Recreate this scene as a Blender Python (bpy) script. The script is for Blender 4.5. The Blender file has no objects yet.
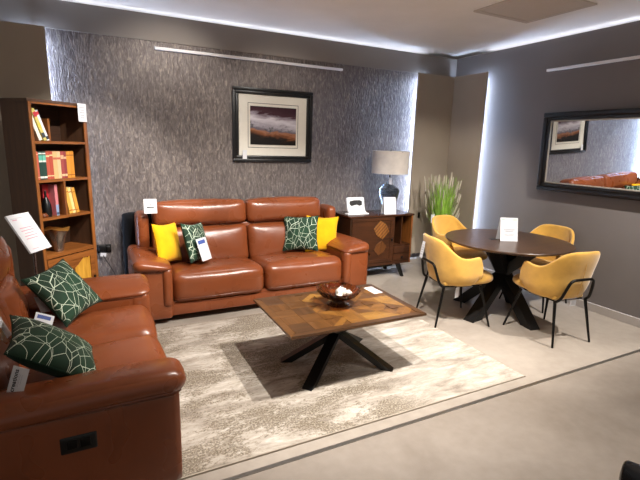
import bpy, bmesh, math, random
from math import sin, cos, pi, radians, sqrt
from mathutils import Vector, Matrix
random.seed(7)
C = bpy.context.scene.collection

# ------------------------------------------------------------------ materials
def rgb(h):
    h = h.lstrip('#'); v = [int(h[i:i+2], 16)/255 for i in (0, 2, 4)]
    return tuple((c/12.92 if c <= .04045 else ((c+.055)/1.055)**2.4) for c in v) + (1,)

class NT:
    def __init__(s, name):
        s.m = bpy.data.materials.new(name); s.m.use_nodes = True
        s.t = s.m.node_tree; s.n = s.t.nodes; s.l = s.t.links
        s.b = s.n['Principled BSDF']
    def add(s, typ, **kw):
        n = s.n.new(typ)
        for k, v in kw.items():
            if k in n.inputs: n.inputs[k].default_value = v
            else: setattr(n, k, v)
        return n
    def coord(s, scale=(1, 1, 1), rot=(0, 0, 0), loc=(0, 0, 0), out='Object'):
        c = s.add('ShaderNodeTexCoord'); mp = s.add('ShaderNodeMapping')
        mp.inputs['Scale'].default_value = scale; mp.inputs['Rotation'].default_value = rot; mp.inputs['Location'].default_value = loc
        s.l.new(c.outputs[out], mp.inputs['Vector']); return mp.outputs[0]
    def noise(s, vec, scale, detail=4, rough=.55, dist=0):
        n = s.add('ShaderNodeTexNoise'); n.inputs['Scale'].default_value = scale; n.inputs['Detail'].default_value = detail
        n.inputs['Roughness'].default_value = rough; n.inputs['Distortion'].default_value = dist
        s.l.new(vec, n.inputs['Vector']); return n.outputs['Fac']
    def ramp(s, fac, stops, interp='LINEAR'):
        r = s.add('ShaderNodeValToRGB'); e = r.color_ramp.elements; r.color_ramp.interpolation = interp
        while len(e) > 1: e.remove(e[-1])
        e[0].position, e[0].color = stops[0]
        for p, c in stops[1:]:
            x = e.new(p); x.color = c
        s.l.new(fac, r.inputs[0]); return r.outputs[0]
    def mix(s, fac, a, b, typ='MIX'):
        m = s.add('ShaderNodeMix'); m.data_type = 'RGBA'; m.blend_type = typ
        for k, v in ((0, fac), (6, a), (7, b)):
            if isinstance(v, (int, float, tuple)): m.inputs[k].default_value = v
            else: s.l.new(v, m.inputs[k])
        return m.outputs[2]
    def math(s, op, a, b=0.):
        m = s.add('ShaderNodeMath'); m.operation = op
        for k, v in ((0, a), (1, b)):
            if isinstance(v, (int, float)): m.inputs[k].default_value = v
            else: s.l.new(v, m.inputs[k])
        return m.outputs[0]
    def bump(s, h, strength=.3, dist=.01):
        b = s.add('ShaderNodeBump'); b.inputs['Strength'].default_value = strength; b.inputs['Distance'].default_value = dist
        s.l.new(h, b.inputs['Height']); s.l.new(b.outputs[0], s.b.inputs['Normal'])
    def set(s, **kw):
        for k, v in kw.items():
            k = k.replace('_', ' ')
            if hasattr(v, 'links') or hasattr(v, 'is_linked'): s.l.new(v, s.b.inputs[k])
            else: s.b.inputs[k].default_value = v
        return s.m

def plain(name, col, rough=.5, metal=0, var=.08, sc=30, **kw):
    t = NT(name); v = t.coord(); f = t.noise(v, sc)
    c = rgb(col) if isinstance(col, str) else col
    lo = tuple(x*(1-var) for x in c[:3])+(1,); hi = tuple(min(1, x*(1+var)) for x in c[:3])+(1,)
    t.set(Base_Color=t.ramp(f, [(.3, lo), (.7, hi)]), Roughness=rough, Metallic=metal, **kw)
    return t.m

def leather(name, col):
    t = NT(name); v = t.coord(); c = rgb(col)
    f = t.noise(v, 3, 3); f2 = t.noise(v, 9, 0)
    col1 = t.ramp(f, [(.3, tuple(x*.86 for x in c[:3])+(1,)), (.7, tuple(min(1, x*1.12) for x in c[:3])+(1,))])
    h = t.math('ADD', f2, t.math('MULTIPLY', t.noise(t.coord(scale=(1, 3, 1.6)), 20, 0), .3))
    t.bump(h, .25, .006)
    return t.set(Base_Color=col1, Roughness=t.math('ADD', t.math('MULTIPLY', f2, .16), .22), Specular_IOR_Level=.55)

def wood(name, lo, hi, axis='x', rough=.4, sc=1.0, spec=.5):
    t = NT(name)
    S = {'x': (1.2, 14, 14), 'y': (14, 1.2, 14), 'z': (14, 14, 1.2)}[axis]
    v = t.coord(scale=tuple(a*sc for a in S))
    f = t.noise(v, 2.2, 6, .6, .6); v2 = t.coord(); g = t.noise(v2, 3, 2)
    f = t.math('ADD', t.math('MULTIPLY', f, .75), t.math('MULTIPLY', g, .25))
    t.bump(f, .1, .002)
    return t.set(Base_Color=t.ramp(f, [(.36, rgb(lo)), (.64, rgb(hi))]), Roughness=rough, Specular_IOR_Level=spec)

def fabric(name, col, rough=.9, sheen=.08):
    t = NT(name); v = t.coord(); c = rgb(col)
    f = t.noise(v, 7, 4); w = t.noise(v, 350, 2)
    t.bump(w, .25, .002)
    return t.set(Base_Color=t.ramp(f, [(.3, tuple(x*.85 for x in c[:3])+(1,)), (.7, tuple(min(1, x*1.1) for x in c[:3])+(1,))]),
                 Roughness=rough, Sheen_Weight=sheen, Specular_IOR_Level=.25)

def mat_wallpaper():
    t = NT('textured_wallpaper')
    v = t.coord(scale=(46, 46, 13)); f = t.noise(v, 1.0, 3, .65, 1.0)
    v2 = t.coord(scale=(90, 90, 30)); f2 = t.noise(v2, 1.0, 2)
    k = t.math('ADD', t.math('MULTIPLY', f, .8), t.math('MULTIPLY', f2, .2))
    t.bump(k, .9, .012)
    return t.set(Base_Color=t.ramp(k, [(.36, rgb('#5c5350')), (.52, rgb('#736a66')), (.66, rgb('#988d83'))]), Roughness=.45, Metallic=.3)

def mat_wall(name, col, rough=.75):
    t = NT(name); v = t.coord(); f = t.noise(v, 1.5, 3); w = t.noise(v, 180, 2); c = rgb(col)
    t.bump(w, .08, .002)
    return t.set(Base_Color=t.ramp(f, [(.3, tuple(x*.95 for x in c[:3])+(1,)), (.7, tuple(x*1.05 for x in c[:3])+(1,))]), Roughness=rough)

def mat_floor(name, c0, c1, rough):
    t = NT(name); v = t.coord(scale=(1, 1, 1)); f = t.noise(v, 1.6, 6, .6, .5); g = t.noise(v, 14, 4)
    k = t.math('ADD', t.math('MULTIPLY', f, .7), t.math('MULTIPLY', g, .3))
    t.bump(g, .05, .002)
    return t.set(Base_Color=t.ramp(k, [(.35, rgb(c0)), (.65, rgb(c1))]), Roughness=rough)

def mat_rug():
    t = NT('distressed_rug')
    v = t.coord(scale=(1.3, 2.6, 1)); big = t.noise(v, 1.5, 5, .6, .4)
    v1 = t.coord(scale=(12, 22, 1)); fine = t.noise(v1, 2.4, 5, .75)
    v2 = t.coord(scale=(1.6, 5.0, 1), loc=(3, 1, 0)); st = t.noise(v2, 1.8, 8, .72, .4)
    v3 = t.coord(scale=(60, 60, 1)); sp = t.noise(v3, 1.5, 3, .7)
    base = t.ramp(st, [(.36, rgb('#887e72')), (.45, rgb('#a3998d')), (.56, rgb('#bab1a5')), (.68, rgb('#d9d2c9'))])
    m = t.math('ADD', t.math('MULTIPLY', big, 1.0), t.math('MULTIPLY', fine, .75))
    mask = t.ramp(m, [(.83, (0, 0, 0, 1)), (.92, (1, 1, 1, 1))])
    sx = t.add('ShaderNodeSeparateXYZ'); t.l.new(t.coord(), sx.inputs[0])
    mask = t.math('MULTIPLY', mask, t.ramp(t.math('MULTIPLY', sx.outputs['X'], .5), [(.80, (1, 1, 1, 1)), (1.0, (.12, .12, .12, 1))]))
    brown = t.ramp(sp, [(.36, rgb('#4a4236')), (.52, rgb('#7d705e')), (.64, rgb('#b5ab9b'))])
    c = t.mix(t.math('MULTIPLY', mask, .85), base, brown)
    v4 = t.coord(scale=(1.2, 5, 1), loc=(7, 3, 0)); gr = t.noise(v4, 2.0, 5, .7)
    c = t.mix(t.ramp(gr, [(.56, (0, 0, 0, 1)), (.68, (.55, .55, .55, 1))]), c, rgb('#8f877d'))
    t.bump(t.math('ADD', sp, fine), .4, .004)
    return t.set(Base_Color=c, Roughness=.95)

def mat_leafy(name):
    # dark green velvet with thin pale angular lines
    t = NT(name); v = t.coord(scale=(1, .02, 1))
    def lines(scale, off, width, dist):
        mp = t.coord(scale=(scale, .02, scale*.72), rot=(0, off, 0), loc=(off, 0, off*2))
        vo = t.add('ShaderNodeTexVoronoi'); vo.feature = 'DISTANCE_TO_EDGE'; vo.inputs['Scale'].default_value = 1
        vo.inputs['Randomness'].default_value = 1.0
        t.l.new(mp, vo.inputs['Vector'])
        return t.math('LESS_THAN', vo.outputs['Distance'], width)
    a = lines(14, .35, .013, 0); b = lines(8.5, .95, .008, 0)
    k = t.math('MAXIMUM', a, b)
    n = t.noise(t.coord(), 6, 3)
    g = t.ramp(n, [(.3, rgb('#0a2717')), (.7, rgb('#154026'))])
    c = t.mix(k, g, rgb('#cfdcc6'))
    return t.set(Base_Color=c, Roughness=.8, Sheen_Weight=.05)

def glass(name, col, rough=.02, ior=1.45):
    t = NT(name)
    f = t.noise(t.coord(), 12, 2)
    c = rgb(col); return t.set(Base_Color=t.ramp(f, [(.3, c), (.7, tuple(min(1, x*1.1) for x in c[:3])+(1,))]), Roughness=rough, IOR=ior, Transmission_Weight=1.0)

def emis(name, col, s):
    t = NT(name); t.set(Base_Color=(0.8, .8, .8, 1)); t.b.inputs['Emission Color'].default_value = col; t.b.inputs['Emission Strength'].default_value = s
    return t.m

M = {}
M['leather'] = leather('tan_leather', '#7f4223')
M['leather_dark'] = leather('tan_leather_piping', '#6c381c')
M['black_cloth'] = fabric('black_lining', '#08080a', .95, 0)
M['blackmetal'] = plain('black_metal', '#0d0d0e', .42, .3)
M['blackwood'] = plain('black_painted_wood', '#0b0a0a', .5)
M['gunmetal'] = plain('dark_tube_metal', '#1b1917', .38, .7)
M['paper'] = plain('white_paper', '#dcdde1', .7, var=.02)
M['acrylic'] = plain('white_acrylic', '#e4e6ea', .3, var=.02)
M['ink'] = plain('black_ink', '#1b1b1d', .7)
M['greyink'] = plain('grey_ink', '#9a9aa2', .7)
M['pinkink'] = plain('pink_ink', '#cf93a3', .7)
M['blueink'] = plain('blue_label', '#3b529a', .6)
M['greenink'] = plain('pale_green_ink', '#9fc9b0', .6)
M['wallpaper'] = mat_wallpaper()
M['wall_dark'] = mat_wall('dark_wall_paint', '#7a7472')
M['wall_taupe'] = mat_wall('taupe_panel_paint', '#a69989')
M['bulkhead'] = mat_wall('bulkhead_paint', '#8b837c')
M['ceiling'] = mat_wall('ceiling_paint', '#faf4ec')
M['skirt'] = mat_wall('skirting_paint', '#b9b2ad', .5)
M['white_rail'] = plain('white_rail', '#e8e4e2', .5, var=.02)
M['floor'] = mat_floor('pale_vinyl_floor', '#978d82', '#aca297', .42)
M['floor_out'] = mat_floor('grey_vinyl_floor', '#857b71', '#988e84', .38)
M['strip'] = plain('steel_strip', '#8a857e', .3, .8)
M['rug'] = mat_rug()
M['rug_edge'] = fabric('rug_binding', '#a79c8e')
M['yellow'] = fabric('yellow_pillow', '#e8ad0c')
M['mustard'] = fabric('mustard_velvet', '#d2a148', .85, .4)
M['green'] = mat_leafy('green_line_print')
M['green_plain'] = fabric('plain_dark_green', '#0e2a1c')
M['walnut'] = wood('dark_walnut', '#35241a', '#523a28', 'x', .32)
M['oak'] = wood('warm_stained_wood', '#6b3c18', '#9c5f2a', 'z', .42)
M['oak_h'] = wood('warm_stained_wood_across', '#6b3c18', '#9c5f2a', 'x', .42)
M['case_side'] = wood('dark_case_side', '#493222', '#583d2a', 'z', .5)
M['case_in'] = wood('case_interior', '#2c1b11', '#442a18', 'x', .55)
M['cab'] = wood('sideboard_wood', '#2f1a0e', '#492916', 'x', .35)
M['cab_dark'] = wood('sideboard_dark', '#22130b', '#35200f', 'x', .35)
M['cab_top'] = wood('sideboard_top', '#2b170d', '#452615', 'x', .25)
for i, (a, b) in enumerate([('#4b2f16', '#6d4825'), ('#67441e', '#8c602c'), ('#7d5826', '#a27636'), ('#3d2817', '#573a22')]):
    for ax in 'xy': M['inlay%d%s' % (i, ax)] = wood('inlay_tone_%d_%s' % (i, ax), a, b, ax, .3)
M['gold_inlay'] = wood('pale_gold_inlay', '#b07a24', '#dba944', 'z', .4)
M['tan_inlay'] = wood('tan_inlay', '#6d4218', '#96622a', 'z', .4)
M['slat'] = wood('mid_brown_slat', '#4f2d15', '#70441f', 'z', .4)
M['bronze'] = plain('hammered_metal', '#8f8074', .22, .75)
M['gold'] = plain('gold_lining', '#d99a4c', .35, .6)
M['amber'] = glass('amber_glass', '#d09468', .03)
M['smoke'] = glass('smoky_glass', '#747d88', .03)
M['shade'] = fabric('linen_shade', '#d0c8c0')
M['chrome'] = plain('chrome', '#9a9a9c', .2, 1)
M['mirror'] = plain('mirror_glass', '#e9ecee', .0, 1.0, var=0.0)
M['bead'] = plain('silver_bead', '#bdb7ac', .35, .5)
M['frame_black'] = plain('black_frame', '#100f0f', .38)
M['mat'] = plain('mount_board', '#e6e2d6', .8, var=.02)
M['shell'] = plain('white_shell', '#d8d2c6', .6)
M['grass'] = plain('green_grass', '#9bc94b', .6, var=.35, sc=8)
M['seed'] = plain('pale_seed_heads', '#c2b9a6', .8)
M['pot'] = plain('dark_pot', '#24211f', .5)
M['blk_leather'] = leather('black_leather', '#15161a')
M['socket'] = plain('white_plastic', '#dcdcdc', .4)
M['blackplastic'] = plain('black_plastic', '#0c0c0c', .35)
M['led'] = emis('cool_led', (.52, .68, 1.0, 1), 34.0)
M['led_cove'] = emis('cove_led', (.74, .81, 1.0, 1), 2.6)
M['vent'] = plain('vent_plastic', '#cfc3b6', .6, var=.02)
M['blocker'] = plain('blocker_black', '#070707', .8)  # black for the unseen light blocker beside the LED strip

# ------------------------------------------------------------------ mesh helpers
def obj(name, bm, mat=None, parent=None, smooth=True, loc=None, mats=None):
    me = bpy.data.meshes.new(name)
    bm.normal_update(); bm.to_mesh(me); bm.free()
    if mats:
        for m in mats: me.materials.append(m)
    elif mat: me.materials.append(mat)
    if smooth:
        for p in me.polygons: p.use_smooth = True
        me.set_sharp_from_angle(angle=radians(38))
    o = bpy.data.objects.new(name, me); C.objects.link(o)
    if parent: o.parent = parent
    if loc is not None: o.location = loc
    return o
def thing(name, label, cat, loc=(0, 0, 0), rz=0, group=None):
    o = bpy.data.objects.new(name, None); C.objects.link(o); o.empty_display_size = .1
    o.location = loc; o.rotation_euler = (0, 0, rz); o['label'] = label; o['category'] = cat
    if group: o['group'] = group
    return o
def tag(o, label, cat, group=None):
    o['label'] = label; o['category'] = cat
    if group: o['group'] = group
    return o
def struct(name, bm, mat, smooth=False):
    o = obj(name, bm, mat, smooth=smooth); o['kind'] = 'structure'; return o
def B(): return bmesh.new()
def box(bm, lo, hi, bev=0, mi=0, M4=None):
    vs = [bm.verts.new((x, y, z)) for x in (lo[0], hi[0]) for y in (lo[1], hi[1]) for z in (lo[2], hi[2])]
    idx = [(0, 1, 3, 2), (4, 6, 7, 5), (0, 4, 5, 1), (2, 3, 7, 6), (0, 2, 6, 4), (1, 5, 7, 3)]
    fs = [bm.faces.new([vs[i] for i in q]) for q in idx]
    for f_ in fs: f_.material_index = mi
    if bev:
        es = list({e for f_ in fs for e in f_.edges})
        r = bmesh.ops.bevel(bm, geom=es, offset=bev, segments=2, profile=.5, affect='EDGES')
        vs = list({v for f_ in r['faces'] for v in f_.verts} | {v for v in vs if v.is_valid})
        for f_ in r['faces']: f_.material_index = mi
    if M4 is not None:
        bmesh.ops.transform(bm, matrix=M4, verts=[v for v in vs if v.is_valid])
    return bm
def bx(lo, hi, bev=0, M4=None): return box(B(), lo, hi, bev, 0, M4)
def obox(bm, c, X, Y, Z, s, bev=0, mi=0):
    m = Matrix((X, Y, Z)).transposed().to_4x4(); m.translation = Vector(c)
    return box(bm, [-a/2 for a in s], [a/2 for a in s], bev, mi, m)
def rbox(bm, lo, hi, r, crown=(0, 0, 0, 0, 0, 0), n=12, M4=None, wr=0):
    """padded box: rounded edges, crown = bulge on (-x,+x,-y,+y,-z,+z) faces"""
    c = [(a+b)/2 for a, b in zip(lo, hi)]; h = [(b-a)/2 for a, b in zip(lo, hi)]; r = min([r]+h)
    def par(i):
        t = -1+2*i/n; return math.copysign(abs(sin(t*pi/2))**.8 if t else 0, t) if 0 < i < n else float(t)
    ts = [par(i) for i in range(n+1)]
    cache = {}
    def vert(u):
        k = tuple(round(a, 5) for a in u)
        if k in cache: return cache[k]
        p = [a*b for a, b in zip(u, h)]
        inn = [max(-(b-r), min(b-r, a)) for a, b in zip(p, h)]
        d = Vector([a-b for a, b in zip(p, inn)])
        if d.length > 1e-9:
            # p lies on box surface; push onto radius r
            q = Vector(inn)+d.normalized()*r
        else: q = Vector(p)
        x, y, z = u
        w = lambda a, b: (1-a*a)*(1-b*b)
        if x < 0: q.x -= crown[0]*w(y, z)*(-x)
        else: q.x += crown[1]*w(y, z)*x
        if y < 0: q.y -= crown[2]*w(x, z)*(-y)
        else: q.y += crown[3]*w(x, z)*y
        if z < 0: q.z -= crown[4]*w(x, y)*(-z)
        else: q.z += crown[5]*w(x, y)*z
        if wr: q += Vector((sin(q.x*23+q.z*11), sin(q.x*17+q.y*19), sin(q.x*21+q.y*9)))*wr
        v = bm.verts.new(Vector(c)+q); cache[k] = v; return v
    vs0 = set(bm.verts)
    for ax in range(3):
        for sgn in (-1, 1):
            for i in range(n):
                for j in range(n):
                    q = []
                    for a, b in ((i, j), (i+1, j), (i+1, j+1), (i, j+1)):
                        u = [0, 0, 0]; u[ax] = float(sgn); u[(ax+1) % 3] = ts[a]; u[(ax+2) % 3] = ts[b]; q.append(vert(u))
                    if sgn < 0: q.reverse()
                    try: bm.faces.new(q)
                    except ValueError: pass
    if M4 is not None: bmesh.ops.transform(bm, matrix=M4, verts=[v for v in bm.verts if v not in vs0])
    return bm
def tube(bm, pts, r, seg=8, closed=False, rfun=None, smooth=0):
    P = [Vector(p) for p in pts]
    if smooth:
        Q = []
        n = len(P)
        for i in range(n if closed else n-1):
            p0 = P[(i-1) % n] if closed or i > 0 else P[0]; p1 = P[i]; p2 = P[(i+1) % n]; p3 = P[(i+2) % n] if closed or i+2 < n else P[-1]
            for k in range(smooth):
                t = k/smooth
                Q.append(.5*((2*p1)+(-p0+p2)*t+(2*p0-5*p1+4*p2-p3)*t*t+(-p0+3*p1-3*p2+p3)*t**3))
        if not closed: Q.append(P[-1])
        P = Q
    rings = []; up = Vector((0, 0, 1)); n = len(P); prev = None
    for i, p in enumerate(P):
        if closed: t = P[(i+1) % n]-P[i-1]
        else: t = P[min(i+1, n-1)]-P[max(i-1, 0)]
        t.normalize()
        if prev is None:
            a = t.cross(up if abs(t.z) < .9 else Vector((1, 0, 0))).normalized()
        else:
            a = (prev-t*prev.dot(t)).normalized()
        prev = a; b = t.cross(a)
        rr = rfun(i/(n-1)) if rfun else r
        rings.append([bm.verts.new(p+(a*cos(2*pi*k/seg)+b*sin(2*pi*k/seg))*rr) for k in range(seg)])
    for i in range(n if closed else n-1):
        A, D = rings[i], rings[(i+1) % n]
        for k in range(seg): bm.faces.new((A[k], A[(k+1) % seg], D[(k+1) % seg], D[k]))
    if not closed:
        bm.faces.new(rings[0][::-1]); bm.faces.new(rings[-1])
    return bm
def lathe(bm, prof, seg=40, c=(0, 0, 0), wob=None, cap=True):
    rings = []
    for (r, z) in prof:
        ring = []
        for k in range(seg):
            a = 2*pi*k/seg; rr = r*(wob(a, r, z) if wob else 1)
            ring.append(bm.verts.new((c[0]+rr*cos(a), c[1]+rr*sin(a), c[2]+z)))
        rings.append(ring)
    for A, D in zip(rings, rings[1:]):
        for k in range(seg): bm.faces.new((A[k], A[(k+1) % seg], D[(k+1) % seg], D[k]))
    if cap:
        if prof[0][0] > 1e-6: bm.faces.new(rings[0][::-1])
        if prof[-1][0] > 1e-6: bm.faces.new(rings[-1])
    bmesh.ops.remove_doubles(bm, verts=bm.verts, dist=1e-6)
    return bm
def prism(bm, pts, z0, z1, mi=0):
    a = [bm.verts.new((x, y, z0)) for x, y in pts]; b = [bm.verts.new((x, y, z1)) for x, y in pts]; n = len(pts)
    fs = [bm.faces.new(a[::-1]), bm.faces.new(b)]+[bm.faces.new((a[i], a[(i+1) % n], b[(i+1) % n], b[i])) for i in range(n)]
    for f_ in fs: f_.material_index = mi
    return bm
def basis(X, Y, Z, c):
    m = Matrix((Vector(X).normalized(), Vector(Y).normalized(), Vector(Z).normalized())).transposed().to_4x4(); m.translation = Vector(c); return m
def text(body, size, mat, parent, M4, name='lettering', bold=0):
    cu = bpy.data.curves.new('t', 'FONT'); cu.body = body; cu.size = size; cu.align_x = 'CENTER'; cu.align_y = 'CENTER'; cu.extrude = .0004; cu.offset = bold
    o = bpy.data.objects.new('t', cu); C.objects.link(o)
    dg = bpy.context.evaluated_depsgraph_get(); dg.update()
    me = bpy.data.meshes.new_from_object(o.evaluated_get(dg)); C.objects.unlink(o); bpy.data.objects.remove(o)
    me.transform(M4); me.materials.clear(); me.materials.append(mat)
    r = bpy.data.objects.new(name, me); C.objects.link(r)
    if parent: r.parent = parent
    return r
def print_lines(rows, mat, parent, M4, t=.0005, name='printed_lines'):
    """rows of (x0,x1,y,h) in the card's face plane (x right, y up, z out)"""
    bm = B()
    for x0, x1, y, h in rows: box(bm, (x0, y-h/2, 0), (x1, y+h/2, t), 0, 0)
    bmesh.ops.transform(bm, matrix=M4, verts=bm.verts)
    return obj(name, bm, mat, parent, smooth=False)
# card: face plane x right, y up, z out of face ; M4 places its centre
def card(name, w, h, M4, parent=None, th=.0015, rows=True, ink='greyink', mat='paper'):
    bm = bx((-w/2, -h/2, -th), (w/2, h/2, 0)); bmesh.ops.transform(bm, matrix=M4, verts=bm.verts)
    o = obj(name, bm, M[mat], parent, smooth=False)
    if rows:
        rr = []
        random.seed(int(w*1e4+h*1e3))
        n = 5
        for i in range(n):
            y = h*(.28-.14*i); a = w*random.uniform(.2, .36); rr.append((-a, a, y, h*.03))
        print_lines(rr, M[ink], o, M4)
    return o
def face_mat(c, right, up):
    r = Vector(right).normalized(); u_ = Vector(up).normalized(); n = r.cross(u_).normalized(); u_ = n.cross(r)
    m = Matrix((r, u_, n)).transposed().to_4x4(); m.translation = Vector(c); return m

# ------------------------------------------------------------------ room
XR, YB, ZC = 4.66, 5.06, 2.872
struct('floor', bx((-4, 1.91, -.05), (XR+.1, YB+.1, 0)), M['floor'])
struct('floor_aisle', bx((-5, -3, -.05), (XR+3, 1.885, 0)), M['floor_out'])
o = struct('trim_1', bx((-5, 1.885, -.05), (XR+.1, 1.91, .003)), M['strip'])
struct('wall_back', bx((-3.5, YB, 0), (XR+.02, YB+.02, ZC)), M['wallpaper'])
struct('wall_back_upper', bx((-3.5, YB-.012, 2.622), (XR, YB-.0005, ZC)), M['bulkhead'])
struct('wall_right', bx((XR, -1.0, 0), (XR+.02, YB, ZC)), M['wall_dark'])
ZT = 2.918     # ceiling; the wall cladding stops short of it and hides a light strip
struct('ceiling', bx((-3.6, -2.5, ZT), (XR+.2, YB+.2, ZT+.05)), M['ceiling'])
struct('wall_back_outer', bx((-3.6, YB+.16, 0), (XR+.2, YB+.2, ZT)), M['ceiling'])
struct('wall_right_outer', bx((XR+.16, -1.0, 0), (XR+.2, YB+.16, ZT)), M['ceiling'])
struct('trim_2', bx((-3.5, YB+.055, ZC-.012), (XR-.5, YB+.075, ZC+.008)), M['led_cove'])
struct('trim_3', bx((XR+.055, -1, ZC-.012), (XR+.075, YB-.5, ZC+.008)), M['led_cove'])
# stand-off wall panels with LED strips behind the edges
PB0, PB1 = 4.955, 4.972
struct('wall_panel_left', bx((-3.5, PB0, .12), (-.296, PB1, 2.615)), M['wall_taupe'])
struct('wall_panel_corner_back', bx((3.93, PB0, .15), (4.555, PB1, 2.618)), M['wall_taupe'])
struct('wall_panel_corner_right', bx((4.5555, 4.37, .15), (4.575, PB1, 2.618)), M['wall_taupe'])
struct('trim_4', bx((4.075, 4.985, .2), (4.081, 5.045, 2.58)), M['led'])
struct('trim_5', bx((4.59, 4.52, .2), (4.645, 4.526, 2.58)), M['led'])
struct('trim_6', bx((-.385, 4.985, .2), (-.38, 5.045, 2.58)), M['led'])
struct('light_blocker', bx((4.09, 4.98, .2), (4.12, 5.05, 2.58)), M['blocker'])  # unseen blocker added behind the panel to stop LED light towards the corner
struct('baseboard_back', bx((-3.5, 4.96, 0), (4.56, YB, .065), .004), M['skirt'])
struct('baseboard_right', bx((XR-.022, -1, 0), (XR, 4.40, .085), .004), M['skirt'])
struct('baseboard_corner', bx((4.565, 4.37, 0), (XR, 4.955, .065), .004), M['skirt'])

def rail(x0, y0, x1, y1, z, label, L0=None):
    lo = (min(x0, x1), min(y0, y1), z-.014); hi = (max(x0, x1), max(y0, y1), z+.014)
    o = obj('hanging_rail', bx(lo, hi, .003), M['white_rail']); tag(o, label, 'rail'); return o
rail(.647, YB-.028, 2.826, YB, 2.556, 'long thin white rail fixed high on the textured wall above the picture')
rail(XR-.028, 1.6, XR, 3.585, 2.54, 'thin white rail fixed high on the plain dark wall above the mirror')
# ceiling hatch
t = thing('ceiling_vent', 'square beige hatch set flat in the ceiling above the dining set', 'vent', (3.645, 3.04, ZT))
bm = B(); s = .362
for a in range(4):
    m = Matrix.Rotation(a*pi/2, 4, 'Z'); box(bm, (-s, -s, -.014), (s-.05, -s+.05, 0), .004, 0, m)
obj('frame', bm, M['vent'], t, smooth=False)
bm = bx((-s+.058, -s+.058, -.010), (s-.058, s-.058, 0)); 
obj('panel', bm, M['vent'], t, smooth=False)

# ------------------------------------------------------------------ rug
bm = B(); box(bm, (-.25, 2.0, 0), (2.77, 3.93, .010))
r = obj('rug', bm, M['rug'], smooth=False); tag(r, 'large distressed cream and brown rug under the coffee table', 'rug')
bm = B(); box(bm, (-.25, 1.992, 0), (2.778, 2.0, .011)); box(bm, (2.77, 2.0, 0), (2.778, 3.93, .011))
obj('binding', bm, M['rug_edge'], r, smooth=False)

# ------------------------------------------------------------------ sofas
def sofa(name, label, W, loc, rz, n_seats=2, AW=.31, S=0.):
    """front faces local -y, front plane y=0, x from 0 to W"""
    t = thing(name, label, 'sofa', loc, rz); L = M['leather']
    iw = W-2*AW; sw = iw/n_seats; D = .95
    bm = B(); box(bm, (AW-.01, .035, .07), (W-AW+.01, .06, .18), .008); box(bm, (AW, .06, .10), (W-AW, .80+S, .20))
    obj('plinth', bm, L, t)
    for x, y in ((.06, .08), (W-.12, .08), (.06, .82+S), (W-.12, .82+S)):
        obj('foot', bx((x, y, 0), (x+.08, y+.08, .052), .006), M['blackwood'], t)
    for s_, x0 in ((0, 0), (1, W-AW)):
        x1 = x0+AW
        bm = B(); rbox(bm, (x0+.002, .012, .05), (x1-.002, .86+S, .545), .025, (.004, .004, .004, 0, 0, 0), 8)
        arm = obj('armrest', bm, L, t)
        bm = B(); rbox(bm, (x0-.006, -.018, .50), (x1+.006, .80+S, .618), .059, (0.008, .008, .012, 0, 0, .012), 14, wr=.0015)
        for v in bm.verts:      # the top falls away towards the seat
            q = (v.co.x-x0)/AW if s_ == 0 else (x1-v.co.x)/AW
            q = max(0, min(1, q)); v.co.z -= .06*q**1.7*max(0, (v.co.z-.50)/.118)
            v.co.z -= .02*max(0, (v.co.y-.2)/.7)
        pad = obj('arm_pad', bm, L, arm)
        ix0 = x1-.085 if s_ == 0 else x0-.005; 
        bm = B(); rbox(bm, (ix0, -.012, .17), (ix0+.09, .12, .53), .035, (0, 0, .006, 0, 0, 0), 8)
        obj('front_roll', bm, L, arm)
        bm = B(); zz = .512
        tube(bm, [(x0-.001, .76+S, zz), (x0-.001, .04, zz), (x0+.03, .006, zz), (x1-.03, .006, zz)], .004, 6)
        obj('piping', bm, M['leather_dark'], arm)
        # side wing of the back
        wx0, wx1 = (x0+.09, x0+.20) if s_ == 0 else (x1-.20, x1-.09)
        bm = B(); rbox(bm, (wx0, .58+S, .56), (wx1, .88+S, .93), .04, (.004, .004, .008, 0, 0, .01), 8, M4=None)
        obj('back_wing', bm, L, t)
    bm = B(); rbox(bm, (-.03, .865+S, .08), (W+.03, .955+S, .91), .045, (0,)*6, 8)
    obj('rear_shell', bm, M['black_cloth'], t)
    bm = B(); box(bm, (AW-.08, .62+S, .2), (W-AW+.08, .87+S, .80), .02); obj('back_core', bm, L, t)
    for i in range(n_seats):
        a = AW+i*sw+.004; b = AW+(i+1)*sw-.004
        bm = B(); rbox(bm, (a, .0, .175), (b, .62+S, .475), .085, (0, 0, .014, 0, 0, .028), 16, wr=.002)
        for v in bm.verts:       # top slopes down to the back, front lip rolls
            if v.co.z > .36: v.co.z -= .05*max(0, (v.co.y-.08)/(.54+S))*(v.co.z-.36)/.12
        c = obj('seat_cushion', bm, L, t)
        bm = B(); zz = .235; tube(bm, [(a+.01, .006, zz), (a+.03, -.008, zz), ((a+b)/2, -.018, zz), (b-.03, -.008, zz), (b-.01, .006, zz)], .0028, 6)
        obj('piping', bm, M['leather_dark'], c)
        R = Matrix.Translation((0, .47+S, .40)) @ Matrix.Rotation(radians(-11), 4, 'X') @ Matrix.Translation((0, -.47, -.40))
        e0 = -.07 if i == 0 else 0; e1 = .01 if i == n_seats-1 else 0
        bm = B(); rbox(bm, (a+e0*.6-.002, .47, .40), (b+e1*.6+.002, .66, .80), .055, (0, 0, .045, 0, 0, 0), 14, M4=R, wr=.003)
        obj('back_cushion', bm, L, t)
        R = Matrix.Translation((0, .60+S, .80)) @ Matrix.Rotation(radians(-6), 4, 'X') @ Matrix.Translation((0, -.60, -.80))
        bm = B(); rbox(bm, (a+e0-.002, .55, .795), (b+e1+.002, .79, 1.045), .06, (.004, .004, .03, 0, 0, .02), 16, M4=R, wr=.0025)
        h = obj('headrest', bm, L, t)
    return t
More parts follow.
